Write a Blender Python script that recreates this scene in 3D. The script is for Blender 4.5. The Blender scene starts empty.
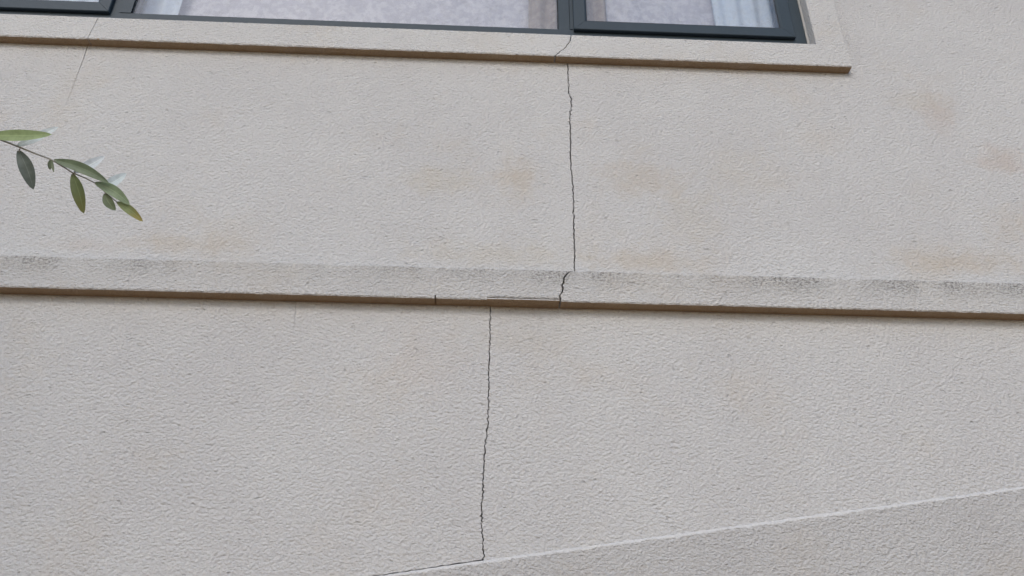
import bpy, bmesh, math, random
from mathutils import Vector, Matrix, noise as mnoise
R = math.radians
random.seed(7)

# ------------------------------------------------------------------ camera
F_PX, CAM = 770.0, Vector((0.0, -2.2, 1.6))
YAW, PITCH, ROLL = R(2.064), R(28.162), R(0.562)
fw = Vector((math.sin(YAW)*math.cos(PITCH), math.cos(YAW)*math.cos(PITCH), math.sin(PITCH)))
r0 = Vector((math.cos(YAW), -math.sin(YAW), 0)); u0 = r0.cross(fw)
rt = (math.cos(ROLL)*r0 + math.sin(ROLL)*u0).normalized(); up = rt.cross(fw).normalized()
scene = bpy.context.scene
cam_d = bpy.data.cameras.new('camera'); cam = bpy.data.objects.new('camera', cam_d)
scene.collection.objects.link(cam); scene.camera = cam
cam_d.sensor_width = 36.0; cam_d.lens = F_PX*36.0/1024.0
cam_d.clip_start = 0.02; cam_d.clip_end = 3000
m = Matrix((rt, up, -fw)).transposed().to_4x4(); m.translation = CAM; cam.matrix_world = m

# ------------------------------------------------------------------ sky, sun, exposure
world = bpy.data.worlds.new('World'); scene.world = world; world.use_nodes = True
wn = world.node_tree; wn.nodes.clear()
sky = wn.nodes.new('ShaderNodeTexSky'); sky.sky_type = 'NISHITA'; sky.sun_disc = False
SUN_EL, SUN_AZ = R(31), R(196)          # azimuth clockwise from +Y: behind the camera
sky.sun_elevation = SUN_EL; sky.sun_rotation = SUN_AZ
sky.air_density = 1.0; sky.dust_density = 1.0; sky.ozone_density = 1.0
hs = wn.nodes.new('ShaderNodeHueSaturation'); hs.inputs['Saturation'].default_value = 1.0
bg = wn.nodes.new('ShaderNodeBackground'); bg.inputs['Strength'].default_value = 0.12
wo = wn.nodes.new('ShaderNodeOutputWorld')
wn.links.new(sky.outputs[0], hs.inputs['Color']); wn.links.new(hs.outputs[0], bg.inputs['Color'])
wn.links.new(bg.outputs[0], wo.inputs['Surface'])
sd = bpy.data.lights.new('sun', 'SUN'); sd.energy = 0.7; sd.angle = R(16); sd.color = (1.0, 0.96, 0.91)
sun = bpy.data.objects.new('sun', sd); scene.collection.objects.link(sun)
sdir = Vector((math.sin(SUN_AZ)*math.cos(SUN_EL), math.cos(SUN_AZ)*math.cos(SUN_EL), math.sin(SUN_EL)))
sun.rotation_euler = sdir.to_track_quat('Z', 'Y').to_euler(); sun.location = (0, -6, 9)
vs = scene.view_settings
vs.view_transform = 'Standard'; vs.look = 'None'; vs.exposure = 0.68; vs.gamma = 1.0; vs.use_curve_mapping = False
scene.render.resolution_x, scene.render.resolution_y = 1024, 576

# ------------------------------------------------------------------ helpers
COL = scene.collection
def ray(x, y): return fw + rt*((x-512)/F_PX) - up*((y-288)/F_PX)
def pix(x, y, Y=0.0):                    # photo pixel -> point on the upright plane y = Y
    v = ray(x, y); return CAM + v*((Y-CAM.y)/v.y)
def obj(name, bm, mats, parent=None, smooth=False):
    me = bpy.data.meshes.new(name); bm.normal_update(); bm.to_mesh(me); bm.free()
    for mt in (mats if isinstance(mats, (list, tuple)) else [mats]): me.materials.append(mt)
    if smooth:
        for p in me.polygons: p.use_smooth = True
    o = bpy.data.objects.new(name, me); COL.objects.link(o)
    if parent: o.parent = parent
    return o
def tag(o, label=None, cat=None, kind=None, group=None):
    if label: o['label'] = label
    if cat: o['category'] = cat
    if kind: o['kind'] = kind
    if group: o['group'] = group
    return o
def empty(name, loc=(0, 0, 0)):
    o = bpy.data.objects.new(name, None); o.location = loc; o.empty_display_size = .1; COL.objects.link(o); return o
def box(bm, x0, x1, y0, y1, z0, z1):
    v = [bm.verts.new(p) for p in ((x0,y0,z0),(x1,y0,z0),(x1,y1,z0),(x0,y1,z0),(x0,y0,z1),(x1,y0,z1),(x1,y1,z1),(x0,y1,z1))]
    for f in ((0,3,2,1),(4,5,6,7),(0,1,5,4),(1,2,6,5),(2,3,7,6),(3,0,4,7)): bm.faces.new([v[i] for i in f])
def prism(bm, poly, y0, y1):             # poly (x,z), any winding, front at y0 (towards the viewer)
    a = sum(p[0]*q[1]-q[0]*p[1] for p, q in zip(poly, poly[1:]+poly[:1]))
    if a < 0: poly = poly[::-1]
    fr = [bm.verts.new((x, y0, z)) for x, z in poly]; bk = [bm.verts.new((x, y1, z)) for x, z in poly]
    n = len(poly); caps = [bm.faces.new(fr), bm.faces.new(bk[::-1])]
    for i in range(n):
        j = (i+1) % n; bm.faces.new((fr[j], fr[i], bk[i], bk[j]))
    bm.normal_update()
    bmesh.ops.triangulate(bm, faces=caps, ngon_method='EAR_CLIP')
def tube(bm, pts, rad, seg=8):
    rings = []
    for i, p in enumerate(pts):
        d = (pts[min(i+1, len(pts)-1)]-pts[max(i-1, 0)]).normalized()
        a = d.cross(Vector((0.13, 0.2, 1)) if abs(d.z) < .9 else Vector((1, 0, 0))).normalized(); b = d.cross(a)
        rr = rad[i] if isinstance(rad, (list, tuple)) else rad
        rings.append([bm.verts.new(p+(a*math.cos(t)+b*math.sin(t))*rr) for t in [2*math.pi*k/seg for k in range(seg)]])
    for A, B in zip(rings, rings[1:]):
        for k in range(seg): bm.faces.new((A[k], A[(k+1) % seg], B[(k+1) % seg], B[k]))
    bm.faces.new(rings[0][::-1]); bm.faces.new(rings[-1])
def jit(s, a): return (mnoise.noise(Vector((s*31.7, a, 1.3)))*0.7 + mnoise.noise(Vector((s*97.0, a, 5.1)))*0.8)

# ------------------------------------------------------------------ materials
class NT:
    def __init__(s, name):
        s.m = bpy.data.materials.new(name); s.m.use_nodes = True; s.t = s.m.node_tree; s.t.nodes.clear()
        s.out = s.n('ShaderNodeOutputMaterial'); s.co = s.n('ShaderNodeTexCoord').outputs['Object']
    def n(s, t, **k):
        nd = s.t.nodes.new(t)
        for a, b in k.items(): setattr(nd, a, b)
        return nd
    def set(s, sock, v):
        if isinstance(v, bpy.types.NodeSocket): s.t.links.new(v, sock)
        else: sock.default_value = v
    def math(s, op, a, b=0.0, c=0.0, clamp=False):
        nd = s.n('ShaderNodeMath', operation=op, use_clamp=clamp)
        for i, v in enumerate((a, b, c)): s.set(nd.inputs[i], v)
        return nd.outputs[0]
    def vec(s, op, a, b):
        nd = s.n('ShaderNodeVectorMath', operation=op); s.set(nd.inputs[0], a); s.set(nd.inputs[1], b)
        return nd.outputs[1] if op in ('LENGTH', 'DISTANCE') else nd.outputs[0]
    def noise(s, scale, detail=2.0, rough=.5, co=None, dist=0.0):
        nd = s.n('ShaderNodeTexNoise'); s.set(nd.inputs['Vector'], co or s.co)
        nd.inputs['Scale'].default_value = scale; nd.inputs['Detail'].default_value = detail
        nd.inputs['Roughness'].default_value = rough; nd.inputs['Distortion'].default_value = dist
        return nd.outputs[0]
    def voro(s, scale, feature='F1', co=None, rnd=1.0):
        nd = s.n('ShaderNodeTexVoronoi', feature=feature); s.set(nd.inputs['Vector'], co or s.co)
        nd.inputs['Scale'].default_value = scale; nd.inputs['Randomness'].default_value = rnd
        if feature == 'SMOOTH_F1': nd.inputs['Smoothness'].default_value = .6
        return nd.outputs['Distance']
    def rng(s, v, a, b, c=0.0, d=1.0, smooth=True):
        nd = s.n('ShaderNodeMapRange', interpolation_type='SMOOTHSTEP' if smooth else 'LINEAR')
        for i, q in enumerate((v, a, b, c, d)): s.set(nd.inputs[i], q)
        return nd.outputs[0]
    def mix(s, f, a, b, blend='MIX'):
        nd = s.n('ShaderNodeMix', data_type='RGBA', blend_type=blend); s.set(nd.inputs[0], f)
        for sk, v in ((nd.inputs[6], a), (nd.inputs[7], b)):
            s.set(sk, v if isinstance(v, bpy.types.NodeSocket) else (*v, 1))
        return nd.outputs[2]
    def bump(s, h, dist, strength=1.0):
        nd = s.n('ShaderNodeBump'); s.set(nd.inputs['Height'], h); nd.inputs['Distance'].default_value = dist
        nd.inputs['Strength'].default_value = strength; return nd.outputs[0]
    def bsdf(s, col, rough=.8, normal=None, spec=.5, **k):
        nd = s.n('ShaderNodeBsdfPrincipled'); s.set(nd.inputs['Base Color'], col if isinstance(col, bpy.types.NodeSocket) else (*col, 1))
        s.set(nd.inputs['Roughness'], rough); nd.inputs['Specular IOR Level'].default_value = spec
        if normal: s.set(nd.inputs['Normal'], normal)
        for a, v in k.items(): s.set(nd.inputs[a.replace('_', ' ')], v)
        return nd
    def end(s, sh): s.t.links.new(sh.outputs[0], s.out.inputs['Surface']); return s.m

def stucco(name, base, relief=1.0, stains=(), band=None, warm=0.0, fine=1.0):
    n = NT(name)
    mp = n.n('ShaderNodeMapping'); n.t.links.new(n.co, mp.inputs[0]); mp.inputs['Scale'].default_value = (.72, 1, 1.0)
    co = mp.outputs[0]
    h1 = n.noise(112, 3.5, .66, co, .1)
    h2 = n.voro(140, 'F1', co)
    h3 = n.noise(330, 2.0, .6, co)
    pit = n.rng(n.noise(62, 1.0, .5, n.vec('ADD', co, (3.1, 7.7, 1.9))), .71, .80)
    h = n.math('ADD', n.math('MULTIPLY', h1, 1.15), n.math('MULTIPLY', h2, -.5))
    h = n.math('ADD', h, n.math('MULTIPLY', h3, .5*fine))
    h = n.math('SUBTRACT', h, n.math('MULTIPLY', pit, .35))
    nrm = n.bump(h, .0061*relief)
    tone = n.noise(1.7, 4.0, .6)
    col = n.mix(n.rng(tone, .3, .7), base, [c*k for c, k in zip(base, (.93, .925, .93))])
    grain = n.noise(190, 2.0, .7, co)
    col = n.mix(n.rng(grain, .42, .72, 0, .34), col, [c*.72 for c in base])
    blot = n.noise(16, 4.0, .65)
    col = n.mix(n.rng(n.noise(2.6, 5.0, .68, n.vec('ADD', n.co, (1.7, 0, 4.2))), .5, .72, 0, .38), col, (.53, .475, .41))
    for (x, y, rx, rz, st, c) in stains:
        p = pix(x, y)
        v = n.vec('MULTIPLY', n.vec('SUBTRACT', n.co, (p.x, 0, p.z)), (.72/rx, 0, .72/rz))
        d = n.math('ADD', n.vec('LENGTH', v, (0, 0, 0)), n.math('MULTIPLY', n.math('SUBTRACT', blot, .5), 2.0))
        col = n.mix(n.rng(d, 1.05, .0, 0, st*.85), col, c)
    if band:
        zt, zb = band
        sep = n.n('ShaderNodeSeparateXYZ'); n.t.links.new(n.co, sep.inputs[0])
        g = n.rng(sep.outputs['Z'], zb+.02, zt-.01, .0, 1.0)
        st = n.n('ShaderNodeMapping'); n.t.links.new(n.co, st.inputs[0]); st.inputs['Scale'].default_value = (1, 1, .35)
        clus = n.rng(n.noise(5.5, 3.0, .6, st.outputs[0]), .42, .68)
        spk = n.rng(n.noise(150, 3.0, .7, co), .44, .62)
        f = n.math('MULTIPLY', n.math('MULTIPLY', g, n.math('ADD', n.math('MULTIPLY', clus, .85), .15)), n.math('ADD', n.math('MULTIPLY', spk, .8), .12), clamp=True)
        col = n.mix(n.math('MULTIPLY', f, .88), col, (.13, .125, .115))
    # pinhole flecks of dirt held in the pits
    col = n.mix(n.math('MULTIPLY', pit, .3), col, [c*.5 for c in base])
    b = n.bsdf(col, .93, nrm, .25)
    return n.end(b)

BASE = (.592, .584, .578)
TAN, ROSE, OCH = (.50, .43, .35), (.50, .42, .37), (.52, .47, .39)
STAINS = [(440,180,.13,.06,.55,OCH), (520,178,.08,.09,.6,TAN), (640,180,.17,.08,.5,TAN), (690,215,.12,.12,.3,OCH), (1000,160,.09,.07,.6,ROSE),
          (938,112,.07,.10,.5,ROSE), (920,100,.12,.05,.4,OCH), (960,262,.22,.05,.6,TAN), (650,262,.20,.05,.55,TAN), (500,255,.30,.05,.45,OCH),
          (740,170,.14,.14,.25,OCH), (190,245,.20,.04,.5,TAN), (90,245,.14,.03,.3,ROSE), (1020,225,.12,.08,.4,TAN)]
M = {}
M['stucco'] = stucco('cream_render', BASE, 1.0, STAINS)
M['stucco_low'] = stucco('cream_render_lower', BASE, 1.05, [(420,360,.15,.12,.25,ROSE), (520,340,.2,.05,.25,OCH)])
M['stucco_plinth'] = stucco('cream_render_plinth', (.572, .562, .555), 1.25, fine=1.4)
M['bead'] = stucco('trowelled_edge', (.61, .602, .595), .7)
def make_mats():
    n = NT('masonry'); M['masonry'] = n.end(n.bsdf(n.mix(n.noise(20, 4), (.10, .09, .08), (.16, .145, .13)), .95, n.bump(n.noise(90, 4), .004)))
    n = NT('slate_aluminium')
    nz = n.noise(300, 2.0)
    dust = n.rng(n.noise(12, 5.0, .7), .5, .8, 0, .25)
    M['frame'] = n.end(n.bsdf(n.mix(dust, (.028, .043, .056), (.07, .085, .098)), n.rng(nz, .3, .7, .45, .58), n.bump(nz, .0002), .35))
    n = NT('rubber_gasket'); M['gasket'] = n.end(n.bsdf((.012, .012, .013), .6))
    n = NT('sealant'); M['sealant'] = n.end(n.bsdf(n.mix(n.noise(40, 3), (.62, .60, .57), (.50, .48, .45)), .6, n.bump(n.noise(60, 3), .002)))
    n = NT('window_glass')
    lw = n.n('ShaderNodeLayerWeight'); lw.inputs['Blend'].default_value = .5
    n.set(lw.inputs['Normal'], n.bump(n.noise(3.0, 1.0), .002))
    refl = n.math('MULTIPLY_ADD', n.math('POWER', lw.outputs['Facing'], 5.0), .9, .10, clamp=True)
    tr = n.n('ShaderNodeBsdfTransparent'); tr.inputs[0].default_value = (.95, .965, .97, 1)
    gl = n.n('ShaderNodeBsdfGlossy'); gl.inputs['Roughness'].default_value = .015
    grime = n.n('ShaderNodeBsdfDiffuse'); grime.inputs[0].default_value = (.6, .6, .62, 1)
    mx = n.n('ShaderNodeMixShader'); n.set(mx.inputs[0], refl); n.t.links.new(tr.outputs[0], mx.inputs[1]); n.t.links.new(gl.outputs[0], mx.inputs[2])
    mx2 = n.n('ShaderNodeMixShader'); n.set(mx2.inputs[0], n.rng(n.noise(26, 6.0, .75), .45, .75, .02, .12))
    n.t.links.new(mx.outputs[0], mx2.inputs[1]); n.t.links.new(grime.outputs[0], mx2.inputs[2])
    M['glass'] = n.end(mx2)
    def cloth(name, c1, c2, tl, alpha):
        n = NT(name)
        w = n.noise(160, 3, .6)
        lace = n.rng(n.noise(34, 4.0, .6), .42, .6)
        col = n.mix(lace, c1, c2)
        a = n.n('ShaderNodeBsdfDiffuse'); n.set(a.inputs[0], col); n.set(a.inputs['Normal'], n.bump(w, .002))
        b = n.n('ShaderNodeBsdfTranslucent'); n.set(b.inputs[0], col)
        x = n.n('ShaderNodeMixShader'); x.inputs[0].default_value = tl; n.t.links.new(a.outputs[0], x.inputs[1]); n.t.links.new(b.outputs[0], x.inputs[2])
        if alpha < 1:
            t = n.n('ShaderNodeBsdfTransparent'); y = n.n('ShaderNodeMixShader'); y.inputs[0].default_value = alpha
            n.t.links.new(t.outputs[0], y.inputs[1]); n.t.links.new(x.outputs[0], y.inputs[2]); x = y
        return n.end(x)
    M['white_cloth'] = cloth('white_curtain_cloth', (.78, .84, .94), (.82, .87, .95), .25, 1)
    M['net'] = cloth('mauve_net_cloth', (.70, .67, .74), (.86, .83, .88), .25, .95)
    M['brown_cloth'] = cloth('brown_drape_cloth', (.42, .35, .32), (.5, .42, .38), .2, 1)
    n = NT('room_paint'); M['room'] = n.end(n.bsdf(n.mix(n.noise(4, 3), (.62, .60, .57), (.68, .66, .63)), .9))
    n = NT('rail_metal'); M['rail'] = n.end(n.bsdf(n.mix(n.noise(60, 3), (.55, .55, .56), (.65, .65, .66)), .35, None, .5, Metallic=1.0))
    n = NT('terracotta_paving')
    br = n.n('ShaderNodeTexBrick'); n.t.links.new(n.co, br.inputs['Vector']); br.inputs['Scale'].default_value = 4.4
    br.inputs['Color1'].default_value = (.26, .115, .035, 1); br.inputs['Color2'].default_value = (.19, .09, .032, 1); br.inputs['Mortar'].default_value = (.2, .15, .1, 1)
    br.inputs['Mortar Size'].default_value = .012
    M['paving'] = n.end(n.bsdf(n.mix(n.rng(n.noise(6, 5), .3, .7, 0, .5), br.outputs[0], (.18, .105, .05)), .9, n.bump(br.outputs['Fac'], -.004)))
    n = NT('olive_bark'); M['bark'] = n.end(n.bsdf(n.mix(n.noise(50, 5), (.10, .085, .065), (.20, .18, .15)), .9, n.bump(n.noise(70, 5, .7), .006)))
    n = NT('twig_bark'); M['twig'] = n.end(n.bsdf(n.mix(n.noise(300, 3), (.30, .29, .26), (.40, .38, .35)), .8))
make_mats()
def leafmat(name, c, tip=None, tl=.3, rib=1.35):
    n = NT(name)
    uv = n.n('ShaderNodeUVMap').outputs[0]; sep = n.n('ShaderNodeSeparateXYZ'); n.t.links.new(uv, sep.inputs[0])
    col = n.mix(n.rng(n.noise(160, 4, .6), .35, .7, 0, .6), c, [k*.72 for k in c])
    if tip: col = n.mix(n.rng(sep.outputs[0], .35, .95), col, tip)
    mid = n.rng(n.math('ABSOLUTE', n.math('SUBTRACT', sep.outputs[1], .5)), .05, .015)
    col = n.mix(n.math('MULTIPLY', mid, .6), col, [min(k*rib+.02, 1) for k in c])
    vein = n.noise(90, 2)
    a = n.bsdf(col, .48, n.bump(vein, .0008), .4)
    b = n.n('ShaderNodeBsdfTranslucent'); n.set(b.inputs[0], col)
    x = n.n('ShaderNodeMixShader'); x.inputs[0].default_value = tl
    n.t.links.new(a.outputs[0], x.inputs[1]); n.t.links.new(b.outputs[0], x.inputs[2])
    return n.end(x)

# ------------------------------------------------------------------ setting: ground
bm = bmesh.new(); box(bm, -600, 600, -600, 600, -.3, 0)
tag(obj('ground', bm, M['paving']), 'brown brick paving below the house wall', kind='structure')

# ------------------------------------------------------------------ house: measured heights and edges
XL, XR, ZTOP = -6.0, 6.0, 6.4
P_AP, P_BD = -.037, -.047                      # projection of the window surround and of the band
z_sill = sum(pix(*p, P_AP).z for p in ((0,13.8),(520,33.5),(808,42)))/3
z_apb = sum(pix(*p, P_AP).z for p in ((0,35.5),(510,55),(852,65.6)))/3
x_trim = pix(852, 65.6, P_AP).x
zb_t = sum(pix(*p, P_BD).z for p in ((0,254.7),(480,268),(1024,281.7)))/3
zb_b = sum(pix(*p, P_BD).z for p in ((0,287),(608,303.5),(1024,312.5)))/3
x_rev = pix(816, 42, P_AP).x                   # right reveal arris
YF, YS = .018, .001                            # frame face, sash face
x_rsash0, x_rsash1 = pix(574, 29, YS).x, pix(796, 37, YS).x
x_m1 = pix(558.7, 30, YF).x
x_m2 = pix(131, 13, YF).x
x_lsash1 = pix(108, 12, YS).x; x_lsash0 = x_lsash1-(x_rsash1-x_rsash0)
x_revL = x_lsash0-(x_rev-x_rsash1)
z_head = z_sill+1.15
print('sill', z_sill, 'apron bottom', z_apb, 'band', zb_b, zb_t, 'rev', x_rev, x_revL, 'trim', x_trim)

house = tag(empty('house'), 'cream rough rendered house wall with a long jagged crack below the window', 'building')

def crack(pixels, Y=0.0, width=.003, step=.004, amp=.0032, seed=0, wide=()):
    P = [pix(*p, Y) for p in pixels]; out = []
    for a, b in zip(P, P[1:]):
        k = max(1, int((b-a).length/step))
        for i in range(k): out.append(a.lerp(b, i/k))
    out.append(P[-1])
    W = [pix(*w[:2], Y) for w in wide]
    res = []
    for i, p in enumerate(out):
        j = jit(p.z*3+p.x, seed)*amp*1.6
        w = width*(.6+1.1*abs(jit(p.z*2.1+p.x, seed+9)))
        for q, ww in zip(W, wide):
            d = (q-p).length
            if d < .012: w = max(w, ww[2]*(1-d/.016))
        res.append((p.x+j, p.z, w))
    return res
c_up = crack([(567.7,60),(568,72),(568.3,82),(569,94),(571.2,97.5),(571.4,107),(570,113.5),(569.8,122),(570.3,130),(570.5,146),(570.4,160),(572.5,182),(573.5,200),(573.8,220),(574,235),(574.5,255),(575,274)],
             width=.0052, seed=1, wide=((571.2,98,.007),(570,114,.006)))
c_lo = crack([(490.7,303),(489.8,325),(490,340),(489,366),(488.5,400),(487.6,428),(486.6,434),(485.2,447),(484,455),(483.6,475),(482.6,490),(481.7,505),(481.5,516),(482.2,530),(483.2,545),(484,560)],
             width=.0040, seed=2, wide=((487.3,429,.006),(484.2,454,.006),(481.6,516,.007),(482.6,492,.005)))
jp = [pix(*p) for p in ((395,573.5),(484,560.3),(1024,486.5))]
slope_r = (jp[2].z-jp[1].z)/(jp[2].x-jp[1].x); slope_l = (jp[1].z-jp[0].z)/(jp[1].x-jp[0].x)
xc = c_lo[-1][0]
def joint_z(x): return jp[1].z+(slope_r if x > xc else slope_l)*(x-xc)+jit(x*1.3, 33)*.0016
x_jend = xc+(zb_b+.02-jp[1].z)/slope_r
def frange(a, b, s):
    n = max(1, int(round(abs(b-a)/s))); return [a+(b-a)*i/n for i in range(n+1)]
zm_b, zm_a = (zb_t+zb_b)/2, (z_sill+z_apb)/2   # hidden butt lines behind band and surround
# upper render, left of the crack, with a hairline notch hanging from the surround
hl = [pix(*p) for p in ((90,40),(87,48),(83,60),(79,70),(73,87),(68,99),(61,114),(56,128))]
hw = [.0030*(1-i/(len(hl)-.6)) for i in range(len(hl))]
def put(name, poly, mat, y0=0.0, y1=.03):
    b = bmesh.new(); prism(b, poly, y0, y1); return obj(name, b, mat, house)
poly = [(XL, zm_b)] + [(x-w/2, z) for x, z, w in reversed(c_up)]
poly[1] = (poly[1][0], zm_b); poly[-1] = (poly[-1][0], zm_a)
notch = [(p.x+w/2+jit(p.z, 3)*.001, p.z) for p, w in zip(hl, hw)] + [(p.x-w/2+jit(p.z, 3)*.001, p.z) for p, w in reversed(list(zip(hl, hw)))]
notch[0] = (notch[0][0], zm_a); notch[-1] = (notch[-1][0], zm_a)
poly += notch + [(x_revL-.02, zm_a), (x_revL-.02, ZTOP), (XL, ZTOP)]
put('wall_panel', poly, M['stucco'])
poly = [(x+w/2, z) for x, z, w in reversed(c_up)]
poly[0] = (poly[0][0], zm_b); poly[-1] = (poly[-1][0], zm_a)
poly += [(x_rev+.02, zm_a), (x_rev+.02, ZTOP), (XR, ZTOP), (XR, zm_b)]
put('wall_panel', poly, M['stucco'])
put('wall_panel', [(x_revL-.02, z_head+.03), (x_rev+.02, z_head+.03), (x_rev+.02, ZTOP), (x_revL-.02, ZTOP)], M['stucco'])
# lower render
def gap(x):
    t = (xc-x); return .0036*(.35+1.3*abs(jit(x, 71))) if t < .32 else .0012
n2 = [pix(*p) for p in ((296,300),(295,312),(294.5,322),(293,334))]
poly = [(x, joint_z(x)+gap(x)) for x in frange(XL, xc-.006, .012)]
poly += [(x-w/2, z) for x, z, w in reversed(c_lo[:-1])]
poly[-1] = (poly[-1][0], zm_b)
poly += [(n2[0].x+.0006, zm_b)] + [(p.x+.0005, p.z) for p in n2[1:-1]] + [(n2[-1].x, n2[-1].z)] + [(p.x-.0005, p.z) for p in n2[-2:0:-1]] + [(n2[0].x-.0006, zm_b), (XL, zm_b)]
put('wall_panel', poly, M['stucco_low'])
poly = [(x+w/2, z) for x, z, w in c_lo]
poly[0] = (poly[0][0], zm_b); poly[-1] = (xc+.001, joint_z(xc+.001))
poly += [(x, joint_z(x)) for x in frange(xc+.003, x_jend, .012)] + [(x_jend+.01, zm_b)]
put('wall_panel', poly, M['stucco_low'])
# sloping lower course, standing a little proud under a trowelled chamfer
bm = bmesh.new(); rows = []
for x in frange(XL, x_jend, .008):
    z = joint_z(x); j = jit(x*.9, 50)
    rows.append([bm.verts.new(p) for p in ((x, .03, z), (x, 0, z), (x, -.001, z-.001), (x, -.0046+j*.0006, z-.006+j*.005), (x, -.005, z-.0088+j*.005), (x, -.005, .02), (x, .03, .02))])
for A, B in zip(rows, rows[1:]):
    for k in range(6):
        f = bm.faces.new((A[k], A[k+1], B[k+1], B[k])); f.material_index = 1 if k in (1, 2, 3) else 0
bm.faces.new(rows[0][::-1]); bm.faces.new(rows[-1])
bmesh.ops.recalc_face_normals(bm, faces=bm.faces[:])
obj('sloping_lower_course', bm, [M['stucco_plinth'], M['bead']], house)
poly = [(x_jend+.0005, .02), (XR, .02), (XR, zm_b), (x_jend+.011, zm_b), (x_jend+.0005, zb_b+.012)]
put('wall_panel', poly, M['stucco_low'], 0.0, .03)

# masonry behind the render (also the sides of the opening)
bm = bmesh.new()
for a in ((XL, x_revL-.004, .031, .22, 0, ZTOP), (x_rev+.004, XR, .031, .22, 0, ZTOP), (x_revL-.004, x_rev+.004, .031, .22, 0, z_sill-.03), (x_revL-.004, x_rev+.004, .031, .22, z_head+.004, ZTOP)): box(bm, *a)
obj('masonry', bm, M['masonry'], house)

# string course and window surround: long mouldings with slightly worn arrises
def moulding(name, x0, x1, prof, mat, end0=None, end1=None, hook=None, seed=0, step=.008, amp=.0009, parent=None, fine=(-2.6, 2.3), under_brown=True):
    """prof: (y, z, wear); end0/end1: x offset of the end as a function of z"""
    bm = bmesh.new(); rows = []
    xs = []
    a = max(x0, fine[0]); b = min(x1, fine[1])
    if x0 < a: xs += frange(x0, a, .25)[:-1]
    xs += frange(a, b, step)
    if x1 > b: xs += frange(b, x1, .25)[1:]
    if hook: xs = sorted(xs+hook[1])
    for i, x in enumerate(xs):
        row = []
        for k, (y, z, w) in enumerate(prof):
            xx = x
            if end0: xx = max(x, x0+end0(z)+1e-5*i) if i else x0+end0(z)
            if end1: xx = min(xx, x1+end1(z)-1e-5*(len(xs)-1-i))
            jy, jz = jit(x*1.1, seed+k*3.7)*amp*w, jit(x*1.1+40, seed+k*3.7)*amp*w
            if hook: q = hook[0](x, k); jy = jy*q[2]+q[0]; jz = jz*q[2]+q[1]
            row.append(bm.verts.new((xx, y+jy, z+jz)))
        rows.append(row)
    n = len(prof)
    for A, B in zip(rows, rows[1:]):
        for k in range(n): bm.faces.new((A[k], A[(k+1) % n], B[(k+1) % n], B[k]))
    for row in (rows[0], rows[-1]):                    # ends run straight back to the wall at every level
        yb = max(v.co.y for v in row); bk = [bm.verts.new((v.co.x, yb, v.co.z)) for v in row]
        for k in range(n-1):
            bm.faces.new((row[k], row[k+1], bk[k+1], bk[k]))
    bmesh.ops.recalc_face_normals(bm, faces=bm.faces[:])
    bm.normal_update()
    for f in bm.faces:
        c = f.calc_center_median()
        if hook and abs(c.x-xn) < .0025 and c.y > P_BD+.001 and c.z < min(p[1] for p in prof)+.02: f.material_index = 1  # groove's dark look put into colour: notch faces take the brown too
        if under_brown and f.normal.z < -.75 and f.calc_center_median().z < min(p[1] for p in prof)+.004: f.material_index = 1
    return obj(name, bm, [mat, M['under_brown']], parent or house)
M['under_brown'] = stucco('brown_underside', (.45, .34, .225), 1.0)  # even brown colour given to the downward faces of the mouldings
M['band'] = stucco('band_render', (.57, .56, .548), 1.1, (), (zb_t, zb_b))
M['apron'] = stucco('surround_render', (.61, .602, .59), .95)
cb = crack([(575.5,270.6),(570,271.5),(565,275),(563.4,277.5),(563.6,281),(562,284),(563,288.5),(561.4,293),(559.9,295.5),(560.2,302)], P_BD, .0066, seed=5, amp=.0045)
cx = pix(560.2, 302, P_BD).x
def band_x(z):
    pts = sorted((p[1], p[0], p[2]) for p in cb)
    if z <= pts[0][0]: return pts[0][1], pts[0][2]
    for a, b in zip(pts, pts[1:]):
        if a[0] <= z <= b[0]:
            t = (z-a[0])/max(1e-6, b[0]-a[0]); return a[1]+(b[1]-a[1])*t, a[2]+(b[2]-a[2])*t
    return pts[-1][1], pts[-1][2]
def band_prof(zt, zb):
    return [(.001, zt+.0, 0), (P_BD+.004, zt-.001, 1.2), (P_BD, zt-.005, .9)] + [(P_BD, zt+(zb-zt)*t, .25) for t in [q/20 for q in range(2, 19)]] + [(P_BD, zb+.004, 1.0), (P_BD+.003, zb, 1.2), (P_BD+.024, zb-.0005, .5), (.001, zb, 0)]
xs_f = pix(487, 300, P_BD).x
xn = pix(435, 300, P_BD).x
def notch_hook(x, k):
    return (0.0, .014, 1) if abs(x-xn) < .0012 and k in (20, 21, 22) else (0.0, 0.0, 1)
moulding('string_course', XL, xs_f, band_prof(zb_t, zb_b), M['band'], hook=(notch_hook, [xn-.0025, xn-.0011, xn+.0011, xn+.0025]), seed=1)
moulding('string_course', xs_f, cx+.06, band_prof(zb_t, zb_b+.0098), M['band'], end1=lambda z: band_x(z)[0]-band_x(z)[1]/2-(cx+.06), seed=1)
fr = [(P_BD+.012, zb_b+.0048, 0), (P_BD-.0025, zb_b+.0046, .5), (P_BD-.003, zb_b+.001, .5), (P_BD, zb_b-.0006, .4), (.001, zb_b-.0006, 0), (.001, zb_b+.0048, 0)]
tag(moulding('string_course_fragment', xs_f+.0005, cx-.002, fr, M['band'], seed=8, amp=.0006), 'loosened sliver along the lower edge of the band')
moulding('string_course', cx-.02, XR, band_prof(zb_t, zb_b), M['band'], end0=lambda z: band_x(z)[0]+band_x(z)[1]/2-(cx-.02), seed=1)
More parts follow.
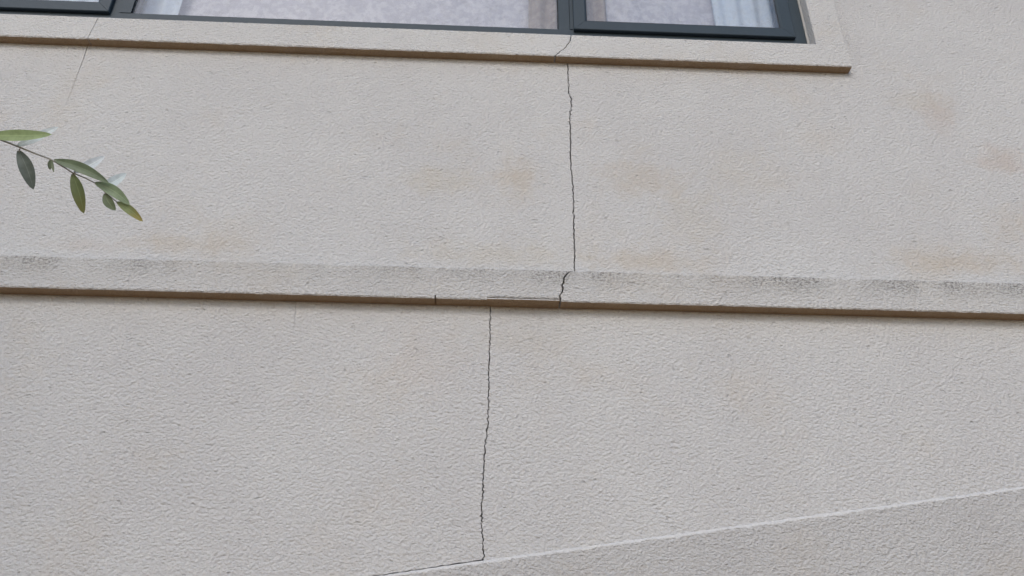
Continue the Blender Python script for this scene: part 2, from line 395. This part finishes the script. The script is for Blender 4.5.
# window surround
def ap_prof(zt, zb): return [(.03, zt, 0), (P_AP+.003, zt, .8), (P_AP, zt-.003, .8)] + [(P_AP, zt+(zb-zt)*t, .3) for t in [q/14 for q in range(1, 13)]] + [(P_AP, zb+.004, 1.0), (P_AP+.003, zb, 1.2), (P_AP+.02, zb-.0004, .5), (.001, zb, 0), (.001, zb+.04, 0), (.03, zb+.045, 0)]
ca = crack([(571.5,33),(570.8,38),(569,42.5),(566.5,46),(563.5,49),(560,51.3),(556,54.5),(554,57)], P_AP, .0052, seed=6, amp=.003)
cax = ca[len(ca)//2][0]
def ap_x(z):
    pts = sorted((p[1], p[0], p[2]) for p in ca)
    if z <= pts[0][0]: return pts[0][1], pts[0][2]
    for a, b in zip(pts, pts[1:]):
        if a[0] <= z <= b[0]:
            t = (z-a[0])/max(1e-6, b[0]-a[0]); return a[1]+(b[1]-a[1])*t, a[2]+(b[2]-a[2])*t
    return pts[-1][1], pts[-1][2]
x_trimL = x_revL-(x_trim-x_rev)
hlx0, hlx1 = pix(98, 18, P_AP), pix(90, 34, P_AP)
def hair_x(z): t = (z-hlx1.z)/(hlx0.z-hlx1.z); return hlx1.x+(hlx0.x-hlx1.x)*max(-.3, min(1.2, t))+jit(z, 12)*.002
xm = (hlx0.x+hlx1.x)/2
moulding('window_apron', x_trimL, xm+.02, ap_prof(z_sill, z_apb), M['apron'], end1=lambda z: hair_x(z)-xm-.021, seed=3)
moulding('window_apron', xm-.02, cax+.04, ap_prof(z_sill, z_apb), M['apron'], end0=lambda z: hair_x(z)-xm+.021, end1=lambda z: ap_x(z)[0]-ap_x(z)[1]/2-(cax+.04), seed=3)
def corner_hook(x, k):                                   # the apron runs into the jamb without an arris
    if x < x_rev-.0005 or k not in (1, 2): return (0, 0, 1)
    return (-.003, 0, 0) if k == 1 else (0, .0022, 0)
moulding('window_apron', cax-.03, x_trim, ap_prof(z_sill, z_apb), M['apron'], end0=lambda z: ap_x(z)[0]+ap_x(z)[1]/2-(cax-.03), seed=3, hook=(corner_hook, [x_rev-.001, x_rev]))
def upright(x0, x1, z0, z1, seed):                       # jamb of the surround: same section, standing
    bm = bmesh.new(); rows = []
    for z in frange(z0, z1, .012):
        j = [jit(z*1.2, seed+k)*.0011 for k in range(4)]
        rows.append([bm.verts.new(p) for p in ((x0, .03, z), (x0, P_AP+.003, z), (x0+.003+j[0], P_AP, z), (x1-.004+j[1], P_AP, z), (x1, P_AP+.004+j[2], z), (x1, .001, z), (x1-.03, .001, z), (x1-.03, .03, z))])
    for A, B in zip(rows, rows[1:]):
        for k in range(8): bm.faces.new((A[k], A[(k+1) % 8], B[(k+1) % 8], B[k]))
    bm.faces.new(rows[0][::-1]); bm.faces.new(rows[-1]); bmesh.ops.recalc_face_normals(bm, faces=bm.faces[:])
    return obj('window_jamb_trim', bm, M['apron'], house)
upright(x_rev, x_trim, z_sill+.0005, z_head+.10, 5)
o = upright(-x_revL, -x_trimL, z_sill+.0005, z_head+.10, 6)
for v in o.data.vertices: v.co.x = -v.co.x
o.data.flip_normals()
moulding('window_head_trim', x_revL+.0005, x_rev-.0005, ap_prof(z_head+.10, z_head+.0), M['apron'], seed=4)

# ------------------------------------------------------------------ window
def ring(bm, x0, x1, z0, z1, w, y0, y1, bev=.0, mit=.0006, back=None):     # four mitred members; x/z outer rect
    I = (x0+w, x1-w, z0+w, z1-w)
    O = (x0, x1, z0, z1)
    def member(a, b, c, d, dirn):            # outer a->b, inner c->d (x,z)
        A = [Vector((p[0], 0, p[1])) for p in (a, b, d, c)]
        ax = (A[1]-A[0]).normalized(); A[0] += ax*mit; A[3] += ax*mit; A[1] -= ax*mit; A[2] -= ax*mit
        inn = [A[0].lerp(A[3], 1-bev/w), A[1].lerp(A[2], 1-bev/w)] if bev else [A[3], A[2]]
        o0, o1 = A[0], A[1]
        e = .0025/w; q0, q1 = o0.lerp(A[3], e), o1.lerp(A[2], e)
        def V(p, y): return bm.verts.new((p.x, y, p.z))
        s = [[V(o0, y1), V(o0, y0+.0025), V(q0, y0), V(inn[0], y0), V(A[3], y0+bev*.8), V(A[3], y1)],
             [V(o1, y1), V(o1, y0+.0025), V(q1, y0), V(inn[1], y0), V(A[2], y0+bev*.8), V(A[2], y1)]]
        for k in range(6): bm.faces.new((s[0][k], s[0][(k+1) % 6], s[1][(k+1) % 6], s[1][k]))
        bm.faces.new(s[0]); bm.faces.new(s[1])
    x0, x1, z0, z1 = O; X0, X1, Z0, Z1 = I
    member((x0, z0), (x1, z0), (X0, Z0), (X1, Z0), 0)
    member((x1, z0), (x1, z1), (X1, Z0), (X1, Z1), 0)
    member((x1, z1), (x0, z1), (X1, Z1), (X0, Z1), 0)
    member((x0, z1), (x0, z0), (X0, Z1), (X0, Z0), 0)
    bmesh.ops.recalc_face_normals(bm, faces=bm.faces[:])
z_s0 = pix(660, 32.0, YS).z                                # sash bottom
z_frtop = pix(300, 19.6, YF).z                             # top of bottom rail beside fixed light
sash_w = pix(660, 22.5, YS).z-z_s0
x_fr1 = pix(808, 42, YF).x
seal = .004
fw_r = z_frtop-(z_sill-.006)
bm = bmesh.new()
ring(bm, x_revL+seal, x_rev-seal, z_sill-.006, z_head, fw_r, YF, YF+.06)
window = obj('window', bm, M['frame'], house)
tag(window, 'slate grey aluminium window with two opening sashes beside a fixed pane')
zi0, zi1 = z_sill-.006+fw_r+.0005, z_head-fw_r-.0005
def mull(x0, x1):
    b = bmesh.new(); xm_ = x0+(x1-x0)*.55
    box(b, x0, xm_, YF+.0004, YF+.06, zi0, zi1); box(b, xm_+.0015, x1, YF-.0025, YF+.06, zi0, zi1)
    obj('mullion', b, M['frame'], window)
mull(x_m1, x_rsash0+.022); mull(x_lsash1-.022, x_m2)
for a, b_ in ((x_rsash0, x_rsash1), (x_lsash0, x_lsash1)):
    b = bmesh.new(); ring(b, a, b_, z_s0, z_head-.018, sash_w, YS, YF-.003, bev=.008); obj('sash', b, M['frame'], window)
    b = bmesh.new(); ring(b, a+.012, b_-.012, z_s0+.012, z_head-.03, .014, YF-.0028, YF-.0004); obj('gasket', b, M['gasket'], window)
    b = bmesh.new(); ring(b, a+sash_w-.002, b_-sash_w+.002, z_s0+sash_w-.002, z_head-.018-sash_w+.002, .004, YS+.0066, YS+.0082); obj('gasket', b, M['gasket'], window)
    b = bmesh.new(); box(b, a+sash_w-.006, b_-sash_w+.006, YS+.0085, YS+.0125, z_s0+sash_w-.006, z_head-.018-sash_w+.006); obj('pane', b, M['glass'], window)
b = bmesh.new(); ring(b, x_m2+.0005, x_m1-.0005, zi0, zi1, .0022, YF+.003, YF+.0068); obj('gasket', b, M['gasket'], window)
b = bmesh.new(); box(b, x_m2-.004, x_m1+.004, YF+.007, YF+.013, zi0-.004, zi1+.004); obj('pane', b, M['glass'], window)
# sealant bead between frame and reveal
for xa, xb in ((x_rev-seal+.0003, x_rev-.0004), (x_revL+.0004, x_revL+seal-.0003)):
    b = bmesh.new(); rows = []
    for z in frange(z_sill-.004, z_head-.002, .012):
        j = jit(z*1.4, 22)*.0022
        rows.append([b.verts.new(p) for p in ((xa, YF+.012, z), (xa, YF-.001+j*.5, z), (xb, YF-.008+j, z), (xb, YF+.012, z))])
    for A, B in zip(rows, rows[1:]):
        for k in range(4): b.faces.new((A[k], A[(k+1) % 4], B[(k+1) % 4], B[k]))
    b.faces.new(rows[0][::-1]); b.faces.new(rows[-1]); bmesh.ops.recalc_face_normals(b, faces=b.faces[:])
    obj('sealant_bead', b, M['sealant'], window)
# room behind the glass
bm = bmesh.new(); RX0, RX1, RZ0, RZ1, RY1 = XL+.2, XR-.2, zb_b-.1, z_head+.35, 4.2
for a in ((RX0, RX1, .2205, RY1, RZ0-.1, RZ0), (RX0, RX1, .2205, RY1, RZ1, RZ1+.1), (RX0, RX1, RY1+.001, RY1+.1, RZ0-.1, RZ1+.1), (RX0-.1, RX0-.001, .2205, RY1+.1, RZ0-.1, RZ1+.1), (RX1+.001, RX1+.1, .2205, RY1+.1, RZ0-.1, RZ1+.1)): box(bm, *a)
obj('room', bm, M['room'], house)
# curtains: pleated sheets hanging from a rail inside
def curtain(name, x0, x1, y, z0, z1, mat, amp, wl, label, hem=.03):
    bm = bmesh.new(); n = max(12, int((x1-x0)/.008)); zs = [z0, z0+hem, z0+hem+.002]+frange(z0+.12, z1, .12); cols = []
    for i in range(n+1):
        x = x0+(x1-x0)*i/n; ph = x/wl*6.283+1.5*math.sin(x*3.1)
        col = []
        for q, z in enumerate(zs):
            k = .6+.4*(z-z0)/(z1-z0)
            yy = y+amp*k*math.sin(ph+.25*math.sin(z*2.3))+.004*mnoise.noise(Vector((x*7, z*3, 2)))-(.002 if q < 2 else 0)
            col.append(bm.verts.new((x+.004*math.sin(z*3+x*5), yy, z)))
        cols.append(col)
    for A, B in zip(cols, cols[1:]):
        for k in range(len(zs)-1): bm.faces.new((A[k], B[k], B[k+1], A[k+1]))
    o = obj(name, bm, mat, smooth=True)
    md = o.modifiers.new('thickness', 'SOLIDIFY'); md.thickness = .0012
    return tag(o, label, 'curtain')
z_rail = z_head-.035; zc = z_sill-.025; YC = .125
def cxp(px): return pix(px, 4, YC).x
curtain('net_curtain', x_m2-.06, x_rsash0+.02, YC+.03, zc, z_rail, M['net'], .006, .16, 'pale mauve net curtain behind the wide fixed pane')
curtain('net_curtain', x_rsash0+.03, x_rev-.01, YC+.03, zc, z_rail, M['net'], .006, .13, 'greyish lace net curtain behind the right opening sash')
curtain('curtain', x_m2-.02, cxp(184), YC-.01, zc, z_rail, M['white_cloth'], .012, .07, 'bright white curtain at the left end of the fixed pane')
curtain('curtain', cxp(712), x_rev-.01, YC-.01, zc, z_rail, M['white_cloth'], .012, .07, 'bluish white curtain at the right side of the right sash')
curtain('curtain', x_lsash0+.02, x_lsash1-.02, YC-.01, zc, z_rail, M['white_cloth'], .012, .08, 'white curtain behind the left opening sash at the photo edge')
curtain('drape', cxp(528), cxp(604), YC-.01, zc, z_rail, M['brown_cloth'], .014, .07, 'brownish drape gathered behind the central mullion')
rail = empty('curtain_rail', (0, 0, 0)); tag(rail, 'pale metal curtain rail hidden above the window inside', 'curtain rail')
b = bmesh.new(); tube(b, [Vector((x_revL-.0035, YC, z_rail+.008)), Vector((x_rev+.0035, YC, z_rail+.008))], .008); obj('rod', b, M['rail'], rail)
for x in (x_revL+.15, (x_revL+x_rev)/2, x_rev-.15):
    b = bmesh.new(); box(b, x-.01, x+.01, YC-.01, YC+.01, z_rail+.013, z_head+.0035); obj('bracket', b, M['rail'], rail)

# ------------------------------------------------------------------ olive tree (its trunk stands left of the view, one twig reaches in)
def at(x, y, d): v = ray(x, y); return CAM+v*(d/v.dot(fw))          # pixel at a distance along the view axis (a 6 cm leaf is ~50 px long)
TX, TY = -2.35, -1.75
tree = tag(empty('olive_tree', (TX, TY, 0)), 'olive tree twig with narrow grey green leaves reaching in at the left edge', 'tree')
off = Vector((TX, TY, 0))
def tobj(name, bm, mat, parent, smooth=True):
    for v in bm.verts: v.co -= off
    return obj(name, bm, mat, parent, smooth)
bm = bmesh.new()
tp = [off+Vector(p) for p in ((0, 0, -.05), (.02, .01, .4), (-.02, .03, .9), (.04, .02, 1.4), (.03, .05, 1.9), (.08, .06, 2.4), (.05, .08, 2.9))]
tube(bm, tp, [.11, .085, .072, .065, .052, .036, .02], 12)
limb_ends = []
for k in range(11):
    s = tp[3+k % 4]; a = k*2.4; e = s+Vector((math.cos(a)*.55, math.sin(a)*.5, .45+.25*(k % 3)))
    mid = s.lerp(e, .5)+Vector((0, 0, -.06)); tube(bm, [s, mid, e], [.026, .016, .007], 7); limb_ends.append((s, mid, e))
stem_px = [(-90,110),(-45,124),(-5,137.5),(19,147),(35,153.5),(50,159),(62,166),(73,173),(84,177.5),(95,183),(106,193),(118,203)]
DB = .98
stem = [at(x, y, DB+.0002*(x-60)) for x, y in stem_px]
root = tp[4]
pre = [root, root.lerp(stem[0], .35)+Vector((0, 0, .16)), root.lerp(stem[0], .72)+Vector((0, 0, .12))]
tube(bm, [pre[0], pre[1], pre[2], stem[0]], [.018, .011, .006, .0022], 8)
tobj('trunk', bm, M['bark'], tree)
bm = bmesh.new(); tube(bm, [stem[0]+(stem[0]-stem[1]).normalized()*.004]+stem[1:], [.0013-.00006*i for i in range(len(stem))], 7)
twig = tobj('twig', bm, M['twig'], tree)
def leaf(bm, p0, p1, w, nrm, bow=0.0, fold=.18, seg=14, droop=0.0, uv=None):
    ax = p1-p0; L = ax.length; d = ax/L; side = d.cross(nrm).normalized(); n = side.cross(d).normalized()
    rows = []
    for i in range(seg+1):
        t = i/seg; ww = w*.5*max(.02, math.sin(math.pi*min(1, t*.94+.03))**.75*(1-.18*(t-.5)))
        if t > .93: ww *= (1-t)/.07*.8+.12
        c = p0+ax*t+side*bow*L*math.sin(math.pi*t)+n*droop*L*math.sin(math.pi*t)
        rows.append(([bm.verts.new(c+side*ww*s+n*(abs(s)*fold*ww)) for s in (-1, -.5, 0, .5, 1)], t))
    for (A, ta), (B, tb) in zip(rows, rows[1:]):
        for k in range(4):
            f = bm.faces.new((A[k], A[k+1], B[k+1], B[k]))
            if uv:
                for lp, q in zip(f.loops, ((ta, k/4), (ta, (k+1)/4), (tb, (k+1)/4), (tb, k/4))): lp[uv].uv = q
view = -fw
#      base px      tip px     width  normal tilt        bow   colour                tip colour
LEAVES = [((-12,135.5),(52,134.5),11.5,(0,.1,.2),.02,(.36,.46,.22),None,.45,'pale yellow green leaf lying level'),
          ((18.5,150.5),(33.5,189.5),13.5,(.3,0,0),-.04,(.095,.12,.105),None,.15,'dark grey green leaf hanging down'),
          ((54,160),(109,183),10.5,(.1,.3,.3),-.05,(.15,.20,.12),None,.2,'deep green leaf with pale midrib'),
          ((72.5,174),(84,213.5),14.0,(-.2,0,.1),-.05,(.13,.165,.07),(.16,.17,.06),.25,'olive green leaf hanging below the twig'),
          ((95,182.5),(130,205),11.0,(.2,.2,.2),-.07,(.26,.34,.21),None,.3,'fresh green leaf near the tip'),
          ((104.5,193.5),(115.5,210.5),9.5,(.4,0,0),.06,(.14,.18,.10),None,.2,'short folded leaf'),
          ((117,202),(143,221.5),9.0,(.1,.2,0),-.05,(.26,.32,.15),(.36,.31,.10),.35,'yellowing leaf at the very tip'),
          ((50.5,159.5),(50,170),4.0,(.6,0,0),.03,(.16,.2,.13),None,.2,'tiny unopened leaf'),
          ((51.5,159.5),(54,172.5),4.0,(-.5,0,0),-.05,(.2,.24,.16),None,.2,'tiny unopened leaf'),
          ((16.5,146.5),(58.5,127),10,(0,.15,.3),.03,(.66,.72,.74),None,.35,'pale ghosted shape made as a silvery leaf'),  # from here on: pale ghosted shapes, added as silvery leaves
          ((74,172.5),(104.5,156.5),10.5,(.2,.15,.3),.04,(.68,.74,.78),None,.35,'pale ghosted shape made as a silvery leaf'),
          ((101,188.5),(126.5,173.5),10.5,(.2,.15,.3),.04,(.66,.75,.78),None,.35,'pale ghosted shape made as a silvery leaf')]
for i, (b0, b1, w, tilt, bow, c, tip, tl, lab) in enumerate(LEAVES):
    bm = bmesh.new(); uv = bm.loops.layers.uv.new('UVMap')
    dz = .012 if i >= 9 else random.uniform(-.004, .004)
    p0 = at(*b0, DB+.0002*(b0[0]-60)); p1 = at(*b1, DB+.0002*(b0[0]-60)+dz)
    nr = (view+Vector(tilt)*.8).normalized()
    leaf(bm, p0, p1, w*DB/F_PX, nr, bow, .22, uv=uv, droop=.03)
    # short petiole joins the blade to the twig
    near = min((a.lerp(b, t/10) for a, b in zip(stem, stem[1:]) for t in range(11)), key=lambda q: (q-p0).length)
    o = tobj('leaf', bm, leafmat('olive_leaf', c, tip, tl), twig)
    o['label'] = lab
    b = bmesh.new(); tube(b, [near, near.lerp(p0, .5)+Vector((0, 0, -.0006)), p0.lerp(p1, .05)], [.0009, .0007, .0006], 6)
    tobj('petiole', b, M['twig'], twig)
# crown: leafy shoots off the limbs, all left of the view
bm = bmesh.new(); uv = bm.loops.layers.uv.new('UVMap'); rs = random.Random(3)
def vis(p):
    v = p-CAM; d = v.dot(fw); return d > 0 and v.dot(rt)/d > -.74
for s, mid, e in limb_ends:
    for q in range(20):
        t = rs.uniform(.35, 1.0); a = mid.lerp(e, t); d = Vector((rs.gauss(0, 1), rs.gauss(0, 1), rs.gauss(.1, .8))).normalized()
        ln = rs.uniform(.15, .32)
        for k in range(14):
            c = a+d*ln*k/14+Vector((0, 0, -.1*ln*(k/14)**2)); ld = (d*.6+Vector((rs.gauss(0, 1), rs.gauss(0, 1), rs.gauss(0, 1))).normalized()).normalized()
            if vis(c+ld*.06) or vis(c): continue
            leaf(bm, c, c+ld*rs.uniform(.04, .065), .012, Vector((rs.gauss(0, 1), rs.gauss(0, 1), 1)).normalized(), 0, .2, 4, uv=uv)
path = [pre[0], pre[1], pre[2], stem[0], stem[1]]
for a, b in zip(path[1:], path[2:]):                     # leaf pairs along the bough that carries the twig
    for k in range(9):
        c = a.lerp(b, (k+.5)/9); d = (b-a).normalized()
        for sg in (-1, 1):
            ld = (d*.55+Vector((0, .75*sg, rs.uniform(-.5, .35)))+Vector((rs.gauss(0, .25), rs.gauss(0, .25), rs.gauss(0, .25)))).normalized()
            L = rs.uniform(.045, .065)
            if vis(c+ld*L) or vis(c): continue
            leaf(bm, c, c+ld*L, .013, Vector((rs.gauss(0, .5), rs.gauss(0, .5), 1)).normalized(), 0, .2, 6, uv=uv)
crown = tobj('crown', bm, leafmat('olive_crown_leaf', (.10, .15, .075), None, .3), tree)
